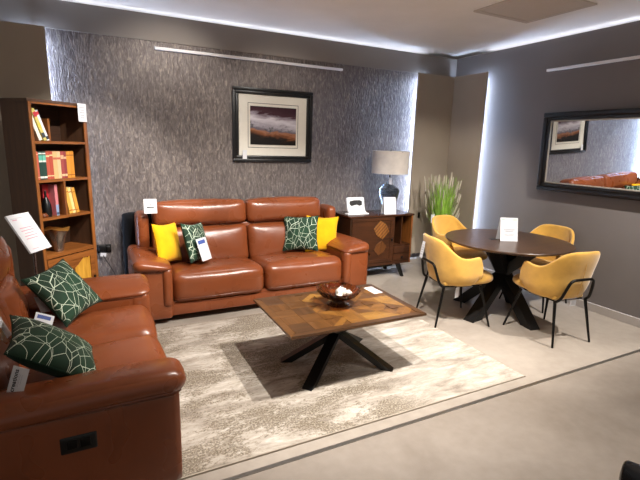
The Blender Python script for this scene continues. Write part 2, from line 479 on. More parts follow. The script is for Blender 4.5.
S1 = sofa('leather_sofa', 'tan leather two-cushion sofa standing against the textured back wall', 2.41, (.262, 4.0, 0), 0, S=.04)
S2 = sofa('leather_sofa', 'tan leather sofa at the left edge, seen over its near arm, facing the coffee table', 1.75, (.30, 1.91, .0105), pi/2, S=.25)
# recline control recessed in the near arm's outer side (local: side x=0)
bm = B(); rbox(bm, (-.004, .36, .345), (.01, .50, .425), .02, n=6); cp = obj('recline_control', bm, M['blackplastic'], S2)
bm = B(); rbox(bm, (-.008, .385, .365), (.000, .425, .405), .008, n=4); rbox(bm, (-.008, .435, .365), (.000, .475, .405), .008, n=4); obj('button', bm, M['gunmetal'], cp)

# price card hung on the far sofa's left headrest
m = face_mat((.475, 4.545, 1.02), (1, .06, -.02), (0.06, .18, 1))
g = card('price_card', .12, .14, m, rows=False); tag(g, 'square white price card on the left corner of the far sofa headrest', 'card')
print_lines([(-.040, .040, .05, .002), (-.04, .04, -.05, .002)], M['pinkink'], g, m)
text('S', .042, M['ink'], g, m @ Matrix.Translation((0, .018, .0006)))
print_lines([(-.034, .034, -.010, .010), (-.024, .024, -.026, .005)], M['ink'], g, m)

# ------------------------------------------------------------------ pillows
def pillow_bm(s, th, n=18):
    bm = B(); g = {}
    for side in (-1, 1):
        for i in range(n+1):
            for j in range(n+1):
                a = -1+2*i/n; b = -1+2*j/n
                a = math.copysign(1-(1-abs(a))**1.25, a); b = math.copysign(1-(1-abs(b))**1.25, b)
                edge = i in (0, n) or j in (0, n)
                if edge and side == 1: g[(side, i, j)] = g[(-1, i, j)]; continue
                x = s/2*a*(1-.11*(1-b*b)); z = s/2*b*(1-.11*(1-a*a))
                y = side*th/2*((1-a*a)*(1-b*b))**.42
                y += .004*sin(a*5+b*3)*(1-a*a)*(1-b*b)
                g[(side, i, j)] = bm.verts.new((x, y, z))
    for side in (-1, 1):
        for i in range(n):
            for j in range(n):
                q = [g[(side, i, j)], g[(side, i+1, j)], g[(side, i+1, j+1)], g[(side, i, j+1)]]
                if side == 1: q.reverse()
                f_ = bm.faces.new(q); f_.material_index = 0 if side == -1 else 1
    return bm
def pillow(label, s, c, X, Z, n, front, back, group=None, th=.14):
    X = Vector(X).normalized(); Yv = -Vector(n); Yv = (Yv-X*Yv.dot(X)).normalized(); Zv = X.cross(Yv)
    bm = pillow_bm(s, th)
    o = obj('throw_pillow', bm, mats=[M[front], M[back]]); o.data.set_sharp_from_angle(angle=radians(80))
    mt = Matrix((X, Yv, Zv)).transposed().to_4x4(); mt.translation = Vector(c); o.matrix_world = mt
    tag(o, label, 'pillow', group)
    bm = B(); k = 14; pts = []
    for a, b in [(i, -1) for i in range(-k, k)]+[(k, i) for i in range(-1, -1)]: pass
    P = [(-1+2*i/k, -1) for i in range(k)]+[(1, -1+2*i/k) for i in range(k)]+[(1-2*i/k, 1) for i in range(k)]+[(-1, 1-2*i/k) for i in range(k)]
    pts = [(s/2*a*(1-.11*(1-b*b)), 0, s/2*b*(1-.11*(1-a*a))) for a, b in P]
    tube(bm, pts, .0035, 6, closed=True)
    obj('seam', bm, M[back], o)
    return o
pgr = pillow('green pillow with pale line print upright near the right arm of the far sofa', .40, (2.03, 4.44, .675), (.80, -.5, .05), (0, 0, 1), (-.5, -.78, .32), 'green', 'green_plain')
pyr = pillow('plain yellow pillow tucked behind the green one at the far sofa right arm', .42, (2.325, 4.49, .635), (.98, .02, -.08), (0, 0, 1), (-.02, -.98, .12), 'yellow', 'yellow')
pgl = pillow('green line-print pillow with a long white tag on the far sofa left seat', .39, (.865, 4.37, .675), (.65, .75, -.13), (0, 0, 1), (.74, -.59, .32), 'green', 'green_plain', th=.13)
pyl = pillow('plain yellow pillow leaning at the left arm of the far sofa', .39, (.60, 4.41, .675), (.65, .75, -.11), (0, 0, 1), (.75, -.62, .23), 'yellow', 'yellow', th=.13)
p1 = pillow('green line-print pillow at the far end of the near left sofa', .38, (-.213, 3.15, .685), (.54, .84, .09), (0, 0, 1), (.62, -.46, .64), 'green', 'green_plain')
p2 = pillow('green line-print pillow beside the near arm of the left sofa, closest to the viewer', .43, (-.225, 2.335, .645), (.80, .09, -.59), (0, 0, 1), (.59, .01, .8), 'green', 'green_plain', th=.16)
def ptag(p, c, right, up, w, h, label_blue=True, mat='paper', name='swing_tag'):
    """tag in world coordinates made a child of its pillow"""
    m = p.matrix_world.inverted() @ face_mat(c, right, up)
    g = card(name, w, h, m, p, rows=False)
    if label_blue: print_lines([(-w*.38, w*.34, h*.33, h*.17)], M['blueink'], g, m)
    print_lines([(-w*.2, w*.3, h*.02, h*.012), (-w*.2, w*.25, -h*.06, h*.012), (-w*.1, w*.25, -h*.18, h*.012)], M['greyink'], g, m)
    return g, m
bpy.context.view_layer.update()
ptag(pgl, (.905, 4.21, .635), (.80, .52, .06), (-.28, .2, .94), .125, .22)
ptag(p1, (-.335, 3.085, .635), (.7, .6, -.2), (-.5, .4, .7), .06, .11, False)
ptag(p2, (-.287, 2.57, .695), (.85, .15, -.45), (-.3, .45, .75), .09, .12)
g, m = ptag(p2, (-.338, 2.055, .652), (.29, .08, .94), (-.87, .5, .22), .12, .068, False)
text('creations', .026, M['ink'], g, m @ Matrix.Translation((0, .014, .0008)), bold=.0004)
# white rounded card at the left frame edge
bm = B(); 
lc = obj('price_card', bx((-.045, -.003, -.07), (.045, 0, .07), .001), M['paper']); lc.location = (-.46, 2.50, .74); lc.rotation_euler = (radians(-25), 0, radians(70))
tag(lc, 'white card on the near left sofa back, cut by the left frame edge', 'card')
print_lines([(-.03, .03, .03, .004), (-.03, .02, .015, .003)], M['greyink'], lc, face_mat((0, -.0035, 0), (1, 0, 0), (0, 0, 1)))

# ------------------------------------------------------------------ bookcase (rotated, front faces the camera)
FL = Vector((-.422, 4.282, 0)); WB = .554; HB = 1.94; DB = .30
ang = math.atan2(.384, .399)
bc = thing('bookcase', 'tall narrow dark brown bookcase standing angled in the left corner', 'bookcase', FL, ang)
# local x along the front, local y into the case
OK, OH = M['oak'], M['oak_h']
obj('side_panel', bx((0, .004, 0), (.024, DB, HB-.001)), M['case_side'], bc, smooth=False)
obj('side_panel', bx((WB-.024, .004, 0), (WB, DB, HB-.001)), M['case_side'], bc, smooth=False)
obj('back_panel', bx((.024, DB-.012, .05), (WB-.024, DB, HB-.02)), M['case_in'], bc, smooth=False)
obj('top_panel', bx((-.004, -.004, HB-.022), (WB+.004, DB+.004, HB+.002), .002), M['case_side'], bc, smooth=False)
bm = B(); box(bm, (0, -.008, 0), (.026, .004, HB-.022), .001); obj('front_stile', bm, OK, bc, smooth=False)
bm = B(); box(bm, (WB-.034, -.008, 0), (WB, .004, HB-.022), .001); obj('front_stile', bm, OK, bc, smooth=False)
bm = B(); box(bm, (.026, -.008, HB-.036), (WB-.034, .01, HB-.022), .001); obj('top_rail', bm, OH, bc, smooth=False)
SH = (1.612, 1.297, .978)
for z in SH:
    bm = B(); box(bm, (.024, -.004, z-.022), (WB-.024, DB-.012, z), .001); obj('shelf', bm, OH, bc, smooth=False)
bm = B(); box(bm, (.024, -.006, .625), (WB-.024, DB-.012, .655), .001); obj('shelf', bm, OH, bc, smooth=False)
obj('divider', bx((.262, .12, 1.613), (.282, DB-.012, 1.80)), OK, bc, smooth=False)
obj('divider', bx((.262, .0, .979), (.282, DB-.012, 1.275)), OK, bc, smooth=False)
obj('back_board', bx((.10, DB-.045, 1.613), (.262, DB-.03, 1.80)), M['tan_inlay'], bc, smooth=False)
bm = B(); box(bm, (.03, -.004, .10), (WB-.037, .014, .615), .001); dr = obj('door', bm, OH, bc, smooth=False)
bm = B()
for a, b, c_, d in ((.03, .075, .10, .615), (WB-.082, WB-.037, .10, .615), (.0755, WB-.0825, .565, .615), (.0755, WB-.0825, .10, .15)):
    box(bm, (a, -.012, c_), (b, -.0045, d), .001)
obj('door_frame', bm, OH, dr, smooth=False)
# pale stepped inlay on the door
bm = B()
for k, (x0, x1, zt, zb) in enumerate([(.30, .345, .50, .42), (.345, .375, .53, .38), (.375, .405, .555, .31), (.405, .435, .56, .33), (.435, .468, .56, .22)]):
    xa = [(x0, zb), (x1, zb-.02), (x1, zt+.01), (x0, zt-.015)]
    v1 = [bm.verts.new((x, -.0075, z)) for x, z in xa]; v0 = [bm.verts.new((x, -.003, z)) for x, z in xa]
    bm.faces.new(v1); 
    for i in range(4): bm.faces.new((v0[i], v0[(i+1) % 4], v1[(i+1) % 4], v1[i]))
bmesh.ops.recalc_face_normals(bm, faces=bm.faces)
obj('inlay', bm, M['gold_inlay'], dr, smooth=False)
obj('knob', bx((WB-.064, -.03, .345), (WB-.048, -.012, .37), .003), M['blackmetal'], dr)
obj('plinth', bx((.024, .012, 0), (WB-.024, .03, .10)), M['case_side'], bc, smooth=False)
bpy.context.view_layer.update()
BW = bc.matrix_world.copy()
def bk(x, y, z): return BW @ Vector((x, y, z))
def book(label, x, w, h, z, col, group=None, dep=.16, y0=.03, lean=0, bands=(), pages='paper'):
    o = thing('book', label, 'book', bk(x, y0, z), ang, group)
    R = Matrix.Rotation(lean, 4, 'Y')
    m = plain('book_'+col.strip('#'), col, .6, var=.05)
    bm = B(); box(bm, (0, 0, 0), (.003, dep, h), 0, 0, R); box(bm, (w-.003, 0, 0), (w, dep, h), 0, 0, R); 
    obj('cover', bm, m, o, smooth=False)
    bm = B(); box(bm, (.003, .003, .004), (w-.003, dep-.004, h-.004), 0, 0, R); obj('pages', bm, M[pages], o, smooth=False)
    bm = B(); box(bm, (.0, -.0025, .0), (w, .0025, h), .001, 0, R); sp = obj('spine', bm, m, o, smooth=False)
    if bands:
        for (bz0, bz1, bc_) in bands:
            bm = B(); box(bm, (.0008, -.0035, h*bz0), (w-.0008, -.0022, h*bz1), 0, 0, R)
            obj('spine_band', bm, plain('band_'+bc_.strip('#'), bc_, .6, var=.03), sp, smooth=False)
    return o
# second shelf: a row of hardbacks
row = [('#c4604c', .036, [(.08, .10, '#e8c39a'), (.88, .9, '#e8c39a')], 'salmon red hardback at the left end of the second-shelf row'),
       ('#1f3f35', .030, [(.05, .12, '#dfe8df'), (.62, .68, '#dfe8df'), (.68, .86, '#5fb6a2'), (.9, .95, '#dfe8df')], 'dark green hardback with pale bands, second from left on the second shelf'),
       ('#224438', .028, [(.05, .12, '#dfe8df'), (.62, .68, '#dfe8df'), (.68, .86, '#6fc0aa'), (.9, .95, '#dfe8df')], 'dark green banded hardback, third from left on the second shelf'),
       ('#c05a44', .028, [(.1, .14, '#e9cf9c'), (.8, .86, '#e9cf9c')], 'red hardback just right of the green pair on the second shelf'),
       ('#b84f3c', .027, [(.1, .14, '#e9cf9c'), (.84, .88, '#e9cf9c')], 'deeper red hardback left of the cream pair on the second shelf'),
       ('#dcb47c', .034, [(.7, .78, '#c3664e')], 'cream hardback with red band, left of the cream pair on the second shelf'),
       ('#e3c092', .030, [(.7, .78, '#c3664e')], 'pale cream hardback, right of the cream pair on the second shelf'),
       ('#a14a45', .028, [(.08, .16, '#e6c79c'), (.72, .86, '#d9b08a')], 'dusky red hardback beside the orange pair on the second shelf'),
       ('#8f3a3d', .022, [(.08, .16, '#e6c79c'), (.72, .80, '#d9b08a')], 'thin maroon hardback left of the orange pair on the second shelf'),
       ('#d99534', .032, [(.1, .13, '#8a4a18'), (.84, .87, '#8a4a18')], 'orange hardback, left one of the orange pair on the second shelf'),
       ('#d38b2c', .034, [(.1, .13, '#8a4a18'), (.84, .87, '#8a4a18')], 'orange hardback closing the right end of the second-shelf row')]
x = .030
for col, w, bands, lb in row:
    w *= 1.13; book(lb, x, w, .232, 1.297, col, 'hardbacks on the second shelf', bands=bands); x += w+.0012
# first shelf: leaning bright books
book('white leaning book nearest the left stile on the top shelf', .032+.145*0+.035, .030, .265, 1.612, '#e9e2d6', 'leaning books on the top shelf', lean=radians(-0), bands=[]).location = bk(.105, .04, 1.6125)
book('multicoloured leaning paperback in the middle of the top-shelf trio', 0, .028, .265, 1.612, '#cfc069', 'leaning books on the top shelf', bands=[(.1, .25, '#3f4348'), (.4, .55, '#d9c04a'), (.75, .9, '#b8323c')]).location = bk(.140, .03, 1.6125)
book('slim white leaning paperback, right one of the top-shelf trio', 0, .024, .255, 1.612, '#dfe2e6', 'leaning books on the top shelf', bands=[(.05, .15, '#3b3f46'), (.85, .95, '#c23a44')]).location = bk(.172, .035, 1.6125)
for o in [o for o in bpy.data.objects if o.get('group') == 'leaning books on the top shelf']:
    o.rotation_euler = (0, 0, 0); o.matrix_world = Matrix.Translation(o.location) @ Matrix.Rotation(ang, 4, 'Z') @ Matrix.Rotation(radians(-20), 4, 'Y')
# third shelf left: red books and blue-white one, black bottle figure
book('upright red book on the third shelf behind the black figurine', .150, .055, .27, .978, '#b5242c', y0=.12, dep=.14)
book('pink-edged red book on the third shelf beside the divider', .207, .028, .268, .978, '#d8848a', y0=.05, dep=.16, bands=[(.0, .35, '#8fa6c9'), (.03, .1, '#3b4a66')])
book('dark maroon book in the shadow at the left of the third shelf', .05, .035, .13, .978, '#4a1519', y0=.12, dep=.13)
fg = thing('figurine', 'small black bottle-shaped figurine on the third shelf', 'figurine', bk(.135, .07, .978), ang)
obj('body', lathe(B(), [(.0, 0), (.036, 0), (.04, .03), (.036, .10), (.022, .145), (.012, .165)], 20), M['blackplastic'], fg)
obj('neck', lathe(B(), [(.011, .166), (.008, .19), (.009, .21), (.004, .222), (0, .224)], 16), M['blackplastic'], fg)
bt = obj('red_trinket', lathe(B(), [(0, 0), (.03, 0), (.036, .014), (.022, .034), (0, .04)], 20), M['leather_dark']); bt.location = bk(.085, .05, .978)
tag(bt, 'small reddish trinket on the third shelf left of the figurine', 'ornament')
# third shelf right: three leaning yellow books
for i, (w, c_, lb) in enumerate([(.036, '#e0ad4c', 'left one of three leaning yellow books on the third shelf'), (.030, '#efd28c', 'pale middle one of three leaning yellow books'), (.034, '#d79a3a', 'right one of three leaning yellow books on the third shelf')]):
    o = book(lb, 0, w, .235-.003*i, .978, c_, 'leaning yellow books', bands=[(.1, .14, '#b06a24'), (.82, .86, '#b06a24')])
    o.matrix_world = Matrix.Translation(bk(.325+i*.036, .03, .979)) @ Matrix.Rotation(ang, 4, 'Z') @ Matrix.Rotation(radians(-10), 4, 'Y')
# metal vase on the lower ledge
vz = thing('vase', 'crumpled bronze metal vase with gold lining on the lower shelf', 'vase', bk(.215, .075, .655), 0)
wob = lambda a, r, z: 1+.05*sin(3*a+z*20)+.03*sin(7*a)
vb = lathe(B(), [(0, 0), (.036, 0), (.038, .01), (.046, .06), (.068, .13), (.094, .185), (.108, .2)], 36, wob=wob)
for v in vb.verts:
    if v.co.z > .17: v.co.z += .012*sin(3*math.atan2(v.co.y, v.co.x)+1)
obj('body', vb, M['bronze'], vz)
vb = lathe(B(), [(.107, .2005), (.09, .184), (.064, .13), (.04, .06), (0, .05)], 36, wob=wob)
for v in vb.verts:
    if v.co.z > .17: v.co.z += .012*sin(3*math.atan2(v.co.y, v.co.x)+1)
bmesh.ops.reverse_faces(vb, faces=vb.faces); obj('lining', vb, M['gold'], vz)
# price card on the top right
m = BW @ face_mat((WB-.062, -.03, 1.865), (1, .05, -.0), (0, 0, 1))
g = card('price_card', .095, .155, m); tag(g, 'white price card clipped to the top right corner of the bookcase', 'card')

# ------------------------------------------------------------------ sign holder
st = thing('sign_stand', 'clear sign holder with white sheet on a pole behind the left sofa', 'sign', (-.45, 3.88, 0))
A_, B_, C_, D_ = Vector((-.601, 3.75, 1.09)), Vector((-.491, 3.98, 1.094)), Vector((-.299, 3.98, .80)), Vector((-.418, 3.75, .815))
cen = (A_+B_+C_+D_)/4; rt = ((B_-A_)+(C_-D_)).normalized(); upv = ((A_-D_)+(B_-C_)).normalized()
loc0 = Vector((-.45, 3.88, 0))
m = face_mat(cen-loc0, rt, upv); 
if (m.col[2].to_3d()).z < 0: m = face_mat(cen-loc0, -rt, upv)
w, h = .25, .31
bm = B(); box(bm, (-w/2, -h/2, -.012), (w/2, h/2, -.002), .003); bmesh.ops.transform(bm, matrix=m, verts=bm.verts); fr = obj('holder', bm, M['acrylic'], st)
bm = B()
for lo, hi in (((-w/2, -h/2, -.002), (w/2, -h/2+.014, .003)), ((-w/2, h/2-.03, -.002), (w/2, h/2, .003)), ((-w/2, -h/2+.0141, -.002), (-w/2+.008, h/2-.0301, .003)), ((w/2-.008, -h/2+.0141, -.002), (w/2, h/2-.0301, .003))): box(bm, lo, hi)
bmesh.ops.transform(bm, matrix=m, verts=bm.verts); obj('clamp_frame', bm, M['acrylic'], st, smooth=False)
g = card('sheet', w-.02, h-.05, m @ Matrix.Translation((0, -.008, .0005)), st, rows=False)
print_lines([(-.07, .07, .05-.022*i, .006) if i != 2 else (-.05, .05, .05-.022*i, .005) for i in range(5)]+[(-.09, -.04, .12, .006), (-.08, .0, -.12, .003)], M['pinkink'], g, m @ Matrix.Translation((0, -.008, .0008)))
pc = cen-loc0+upv*(-.03); pc.z -= .02
bm = B(); tube(bm, [(pc.x, pc.y, .012), (pc.x, pc.y, pc.z-.02)], .011, 12); obj('pole', bm, M['chrome'], st)
obj('base_plate', lathe(B(), [(0, 0), (.13, 0), (.13, .008), (.02, .014), (0, .014)], 32, (pc.x, pc.y, 0)), M['chrome'], st)

# ------------------------------------------------------------------ socket and plug by the bookcase
sk = thing('wall_socket', 'black double wall socket with plugs and a small white label beside the bookcase', 'socket', (.045, YB, .52))
obj('face_plate', bx((-.06, -.012, -.045), (.075, 0, .045), .004), M['blackplastic'], sk)
pg = obj('plug', bx((-.045, -.06, -.02), (.02, -.0125, .045), .008), M['blackplastic'], sk)
obj('plug', bx((.028, -.05, -.012), (.062, -.0125, .028), .006), M['blackplastic'], sk)
bm = B(); tube(bm, [(-.01, -.05, -.018), (0.0, -.06, -.08), (.06, -.06, -.2), (.12, -.05, -.35), (.16, -.05, -.45)], .004, 6, smooth=5); obj('cable', bm, M['blackplastic'], pg)
card('label', .055, .04, face_mat((-.005, -.0625, -.052), (1, 0, -.15), (0, -.2, 1)), sk, rows=False)

# ------------------------------------------------------------------ picture
PF0 = Vector((1.925, YB-.045, 1.848))
pf = thing('framed_picture', 'landscape photograph in a wide black frame hung on the textured wall', 'picture', (1.93, YB, 1.845))
fw, fh = .985, .825
def frame_ring(w, h, t, y0, y1, bev=.004):
    bm = B(); e = .00005
    box(bm, (-w/2, y0, -h/2), (w/2, y1, -h/2+t), bev); box(bm, (-w/2, y0, h/2-t), (w/2, y1, h/2), bev)
    box(bm, (-w/2, y0, -h/2+t-e), (-w/2+t, y1, h/2-t+e), bev); box(bm, (w/2-t, y0, -h/2+t-e), (w/2, y1, h/2-t+e), bev)
    return bm
obj('frame', frame_ring(fw, fh, .035, -.040, -.002), M['frame_black'], pf)
obj('inner_moulding', frame_ring(fw-.071, fh-.071, .035, -.032, -.004, .008), M['frame_black'], pf)
obj('mount', bx((-.42, -.012, -.34), (.42, -.003, .34)), M['mat'], pf, smooth=False)
obj('mount_line', frame_ring(.625, .50, .005, -.0135, -.012, 0), M['ink'], pf, smooth=False)
def mat_photo():
    t = NT('misty_landscape_print'); v = t.coord()
    sep = t.add('ShaderNodeSeparateXYZ'); t.l.new(v, sep.inputs[0]); z = sep.outputs['Z']; x = sep.outputs['X']
    n = t.noise(t.coord(scale=(4, 1, 14)), 1.2, 5, .6, .5); n2 = t.noise(t.coord(scale=(7, 1, 12)), 1.3, 5, .7)
    zz = t.math('ADD', t.math('ADD', z, t.math('MULTIPLY', x, .12)), t.math('MULTIPLY', t.math('SUBTRACT', n, .5), .16))
    f = t.math('ADD', t.math('MULTIPLY', zz, 2.3), .5)
    c = t.ramp(f, [(.06, rgb('#16110f')), (.18, rgb('#2e2019')), (.26, rgb('#8a5434')), (.33, rgb('#a8765a')), (.38, rgb('#6c6672')), (.50, rgb('#b9b3be')), (.64, rgb('#e0dce4')), (.74, rgb('#9b909c')), (.80, rgb('#4a2c35')), (.98, rgb('#3a1f29'))])
    d = t.ramp(n2, [(.54, (0, 0, 0, 1)), (.64, (.85, .85, .85, 1))])
    band = t.ramp(f, [(.25, (0, 0, 0, 1)), (.36, (1, 1, 1, 1)), (.5, (1, 1, 1, 1)), (.58, (0, 0, 0, 1))])
    c = t.mix(t.math('MULTIPLY', d, band), c, rgb('#3c4240'))
    return t.set(Base_Color=c, Roughness=.25)
obj('print', bx((-.285, -.0165, -.215), (.285, -.0125, .215)), mat_photo(), pf, smooth=False)
card('ticket', .05, .10, face_mat((-.36, -.043, -.33), (1, 0, 0), (0, 0, 1)), pf, rows=False)

# ------------------------------------------------------------------ mirror
mr = thing('wall_mirror', 'large black-framed mirror hung on the plain dark right wall', 'mirror', (XR-.017, 2.82, 1.645), -pi/2)
mr.rotation_euler = (radians(2.1), 0, -pi/2)
mw, mh = 1.36, .86          # local x runs toward -world y
MT = Matrix.Rotation(radians(0), 4, 'X')
obj('frame', frame_ring(mw, mh, .05, -.055, -.003, .010), M['frame_black'], mr)
obj('inner_moulding', frame_ring(mw-.101, mh-.101, .035, -.045, -.006, .006), M['frame_black'], mr)
obj('silver_bead', frame_ring(mw-.1715, mh-.1715, .014, -.040, -.012, .003), M['bead'], mr)
obj('mirror_glass', bx((-mw/2+.086, -.032, -mh/2+.086), (mw/2-.086, -.010, mh/2-.086)), M['mirror'], mr, smooth=False)

# ------------------------------------------------------------------ sideboard
SX0, SX1, SY0, SY1, SZ0, SZ1 = 2.69, 3.62, 4.47, 4.90, .185, .825
sb = thing('sideboard', 'dark wooden sideboard with inlaid door beside the far sofa', 'cabinet', ((SX0+SX1)/2, SY0, 0))
w = (SX1-SX0)/2; d = SY1-SY0
obj('top', bx((-w-.01, -.012, SZ1-.022), (w+.01, d, SZ1), .003), M['cab_top'], sb)
obj('side', bx((-w, 0, SZ0), (-w+.022, d, SZ1-.0225)), M['cab_dark'], sb, smooth=False)
obj('side', bx((w-.022, 0, SZ0), (w, d, SZ1-.0225)), M['oak'], sb, smooth=False)
obj('bottom', bx((-w+.0225, 0, SZ0), (w-.0225, d, SZ0+.035)), M['cab'], sb, smooth=False)
obj('back', bx((-w+.0225, d-.012, SZ0+.0355), (w-.0225, d, SZ1-.0225)), M['cab_dark'], sb, smooth=False)
dx = .165
obj('partition', bx((dx, .002, SZ0+.0355), (dx+.02, d-.013, SZ1-.0225)), M['cab'], sb, smooth=False)
obj('partition', bx((.295, .01, .435), (.307, d-.013, SZ1-.0225)), M['cab'], sb, smooth=False)
obj('shelf', bx((dx+.0205, .002, .42), (w-.0225, d-.013, .434)), M['cab'], sb, smooth=False)
dr = obj('door', bx((-w+.026, .003, SZ0+.04), (dx-.004, .022, SZ1-.027)), M['cab'], sb, smooth=False)
bm = B()
for a, b, c_, e in ((-w+.026, -w+.066, SZ0+.04, SZ1-.027), (dx-.044, dx-.004, SZ0+.04, SZ1-.027), (-w+.0665, dx-.0445, SZ1-.067, SZ1-.027), (-w+.0665, dx-.0445, SZ0+.04, SZ0+.08)):
    box(bm, (a, -.006, c_), (b, .0025, e), .002)
obj('door_frame', bm, M['cab'], dr, smooth=False)
# stepped inlay of slats on the door
bm = B()
random.seed(3)
def slat(cx, cz, L_, ang_, wd=.016, mi=0):
    m = Matrix.Translation((cx, 0, cz)) @ Matrix.Rotation(-ang_, 4, 'Y'); box(bm, (-L_/2, -.004, -wd/2), (L_/2, .0028, wd/2), .001, mi, m)
for i in range(11): slat(-.075+.0125*i, .70-.0125*i, .19-.010*abs(i-5), radians(45), mi=i % 2)
for i in range(9): slat(-.30+.0125*i, .47-.0125*i, .17-.010*abs(i-4), radians(-45), mi=1)
for i in range(9): slat(.03-.0125*i, .46-.0125*i, .15-.010*abs(i-4), radians(-45), mi=1)
obj('inlay', bm, None, dr, smooth=False, mats=[M['tan_inlay'], M['slat'], M['cab']])
obj('knob', bx((dx-.03, -.026, .49), (dx-.014, -.0065, .525), .004), M['blackmetal'], dr)
for z0, z1 in ((.325, .415), (.226, .318)):
    q = obj('drawer', bx((dx+.024, -.004, z0), (w-.026, .02, z1), .002), M['cab'], sb, smooth=False)
    if z0 < .3: obj('knob', lathe(B(), [(0, 0), (.009, 0), (.006, .008), (.014, .016), (.011, .024), (0, .026)], 16), M['blackmetal'], q).matrix_local = Matrix.Translation(((dx+w)/2, -.004, .27)) @ Matrix.Rotation(pi/2, 4, 'X')
def leg(bm, a, b, w0, w1, dr_=(1, 0, 0)):
    a = Vector(a); b = Vector(b)
    v = []
    for p, s_ in ((a, w0), (b, w1)):
        for sx, sy in ((-1, -1), (1, -1), (1, 1), (-1, 1)): v.append(bm.verts.new((p.x+sx*s_/2, p.y+sy*s_/2, p.z)))
    bm.faces.new(v[0:4][::-1]); bm.faces.new(v[4:8])
    for i in range(4): bm.faces.new((v[i], v[(i+1) % 4], v[4+(i+1) % 4], v[4+i]))
for sx in (-1, 1):
    for y0, y1 in ((.05, .02), (d-.06, d-.03)):
        bm = B(); leg(bm, (sx*(w-.10)+.0, y1, 0), (sx*(w-.17), y0, SZ0), .034, .05); obj('leg', bm, M['blackwood'], sb, smooth=False)
obj('stretcher', bx((-w+.13, .2, .1), (w-.13, .23, .13)), M['blackwood'], sb, smooth=False)
obj('stretcher', bx((-w+.10, d-.05, .05), (w-.11, d-.02, .075)), M['blackwood'], sb, smooth=False)
# things on the sideboard
sg = thing('sign_holder', 'white plastic sign block with a black mask-shaped emblem on the sideboard', 'sign', (2.865, 4.60, SZ1))
m = Matrix.Rotation(radians(-12), 4, 'X')
bm = B(); rbox(bm, (-.135, 0, .0), (.115, .045, .215), .02, n=8, M4=m)
for v in bm.verts: v.co.x += -.10*0 + (.02 if v.co.z < .03 else 0)
obj('block', bm, M['acrylic'], sg)
bm = B(); rbox(bm, (-.15, -.03, .0), (.15, .06, .018), .008, n=6); obj('foot', bm, M['acrylic'], sg)
bm = B(); pts = [(-.075, .012), (-.07, .04), (-.02, .048), (.04, .047), (.062, .035), (.06, .0), (.03, -.006), (.005, .006), (-.02, .002), (-.055, -.006)]
pts = [(x*1.3, z*1.3) for x, z in pts]; prism(bm, pts, 0, .004); bmesh.ops.transform(bm, matrix=m @ face_mat((-.01, -.0022, .115), (1, 0, 0), (0, 0, 1)), verts=bm.verts); obj('emblem', bm, M['ink'], sg, smooth=False)
tc = thing('tent_card', 'white tent card on the sideboard in front of the lamp', 'card', (3.285, 4.545, SZ1), radians(-8))
for sgn in (-1, 1):
    m = face_mat((0, sgn*.028, .106), (-sgn if sgn > 0 else 1, 0, 0), (0, -sgn*.2, 1))
    card('panel', .165, .212, m, tc, rows=False)
m = face_mat((0, -.031, .106), (1, 0, 0), (0, .2, 1))
print_lines([(-.045, .05, .0, .006), (-.03, .04, -.03, .003), (-.06, .06, .085, .002)], M['greyink'], tc, m)
lp = thing('table_lamp', 'table lamp with grey drum shade and smoky glass base on the sideboard', 'lamp', (3.405, 4.74, SZ1))
bm = lathe(B(), [(.230, .49), (.234, .49), (.238, .772), (.234, .772), (.230, .49)], 56, cap=False); obj('lamp_shade', bm, M['shade'], lp)
prof = [(0, .012), (.075, .012), (.078, .03), (.085, .07), (.105, .14), (.135, .22), (.142, .27), (.125, .31), (.07, .34), (.035, .355), (.03, .38), (.0, .38)]
obj('glass_body', lathe(B(), prof, 48), M['smoke'], lp)
obj('foot', lathe(B(), [(0, 0), (.088, 0), (.088, .011), (0, .011)], 40), M['blackmetal'], lp)
bm = B(); lathe(bm, [(0, .381), (.026, .381), (.026, .40), (.012, .41), (.012, .45), (.018, .455), (.018, .50), (0, .50)], 24); nk = obj('neck', bm, M['chrome'], lp)
bm = B(); tube(bm, [(-.02, 0, .47), (-.06, 0, .56), (-.055, 0, .70), (0, 0, .775), (.055, 0, .70), (.06, 0, .56), (.02, 0, .47)], .003, 6, smooth=5); tube(bm, [(-.25, 0, .762), (.25, 0, .762)], .003, 6); tube(bm, [(0, -.25, .762), (0, .25, .762)], .003, 6)
obj('harp', bm, M['chrome'], lp)
obj('finial', lathe(B(), [(0, .776), (.006, .776), (.010, .787), (.004, .797), (0, .80)], 16), M['chrome'], lp)
card('ticket', .05, .085, face_mat((-.035, -.075, .40), (1, .2, -.2), (.25, .3, 1)), lp, rows=False)
bm = B(); tube(bm, [(-.10, -.1, .31), (-.155, -.09, .30), (-.165, -.08, .24), (-.13, -.06, .2)], .006, 8, smooth=5); obj('cord', bm, M['blackplastic'], lp)

# wall switch by the sideboard
ws = obj('wall_switch', bx((4.085, 4.962, .66), (4.135, PB0, .755), .004), M['blackplastic']); tag(ws, 'small black box on the taupe wall panel beside the sideboard', 'switch')
bm = B(); tube(bm, [(4.10, 4.975, .752), (4.08, 4.965, .80), (4.04, 4.96, .86)], .004, 6, smooth=4); obj('cable', bm, M['blackplastic'], ws)

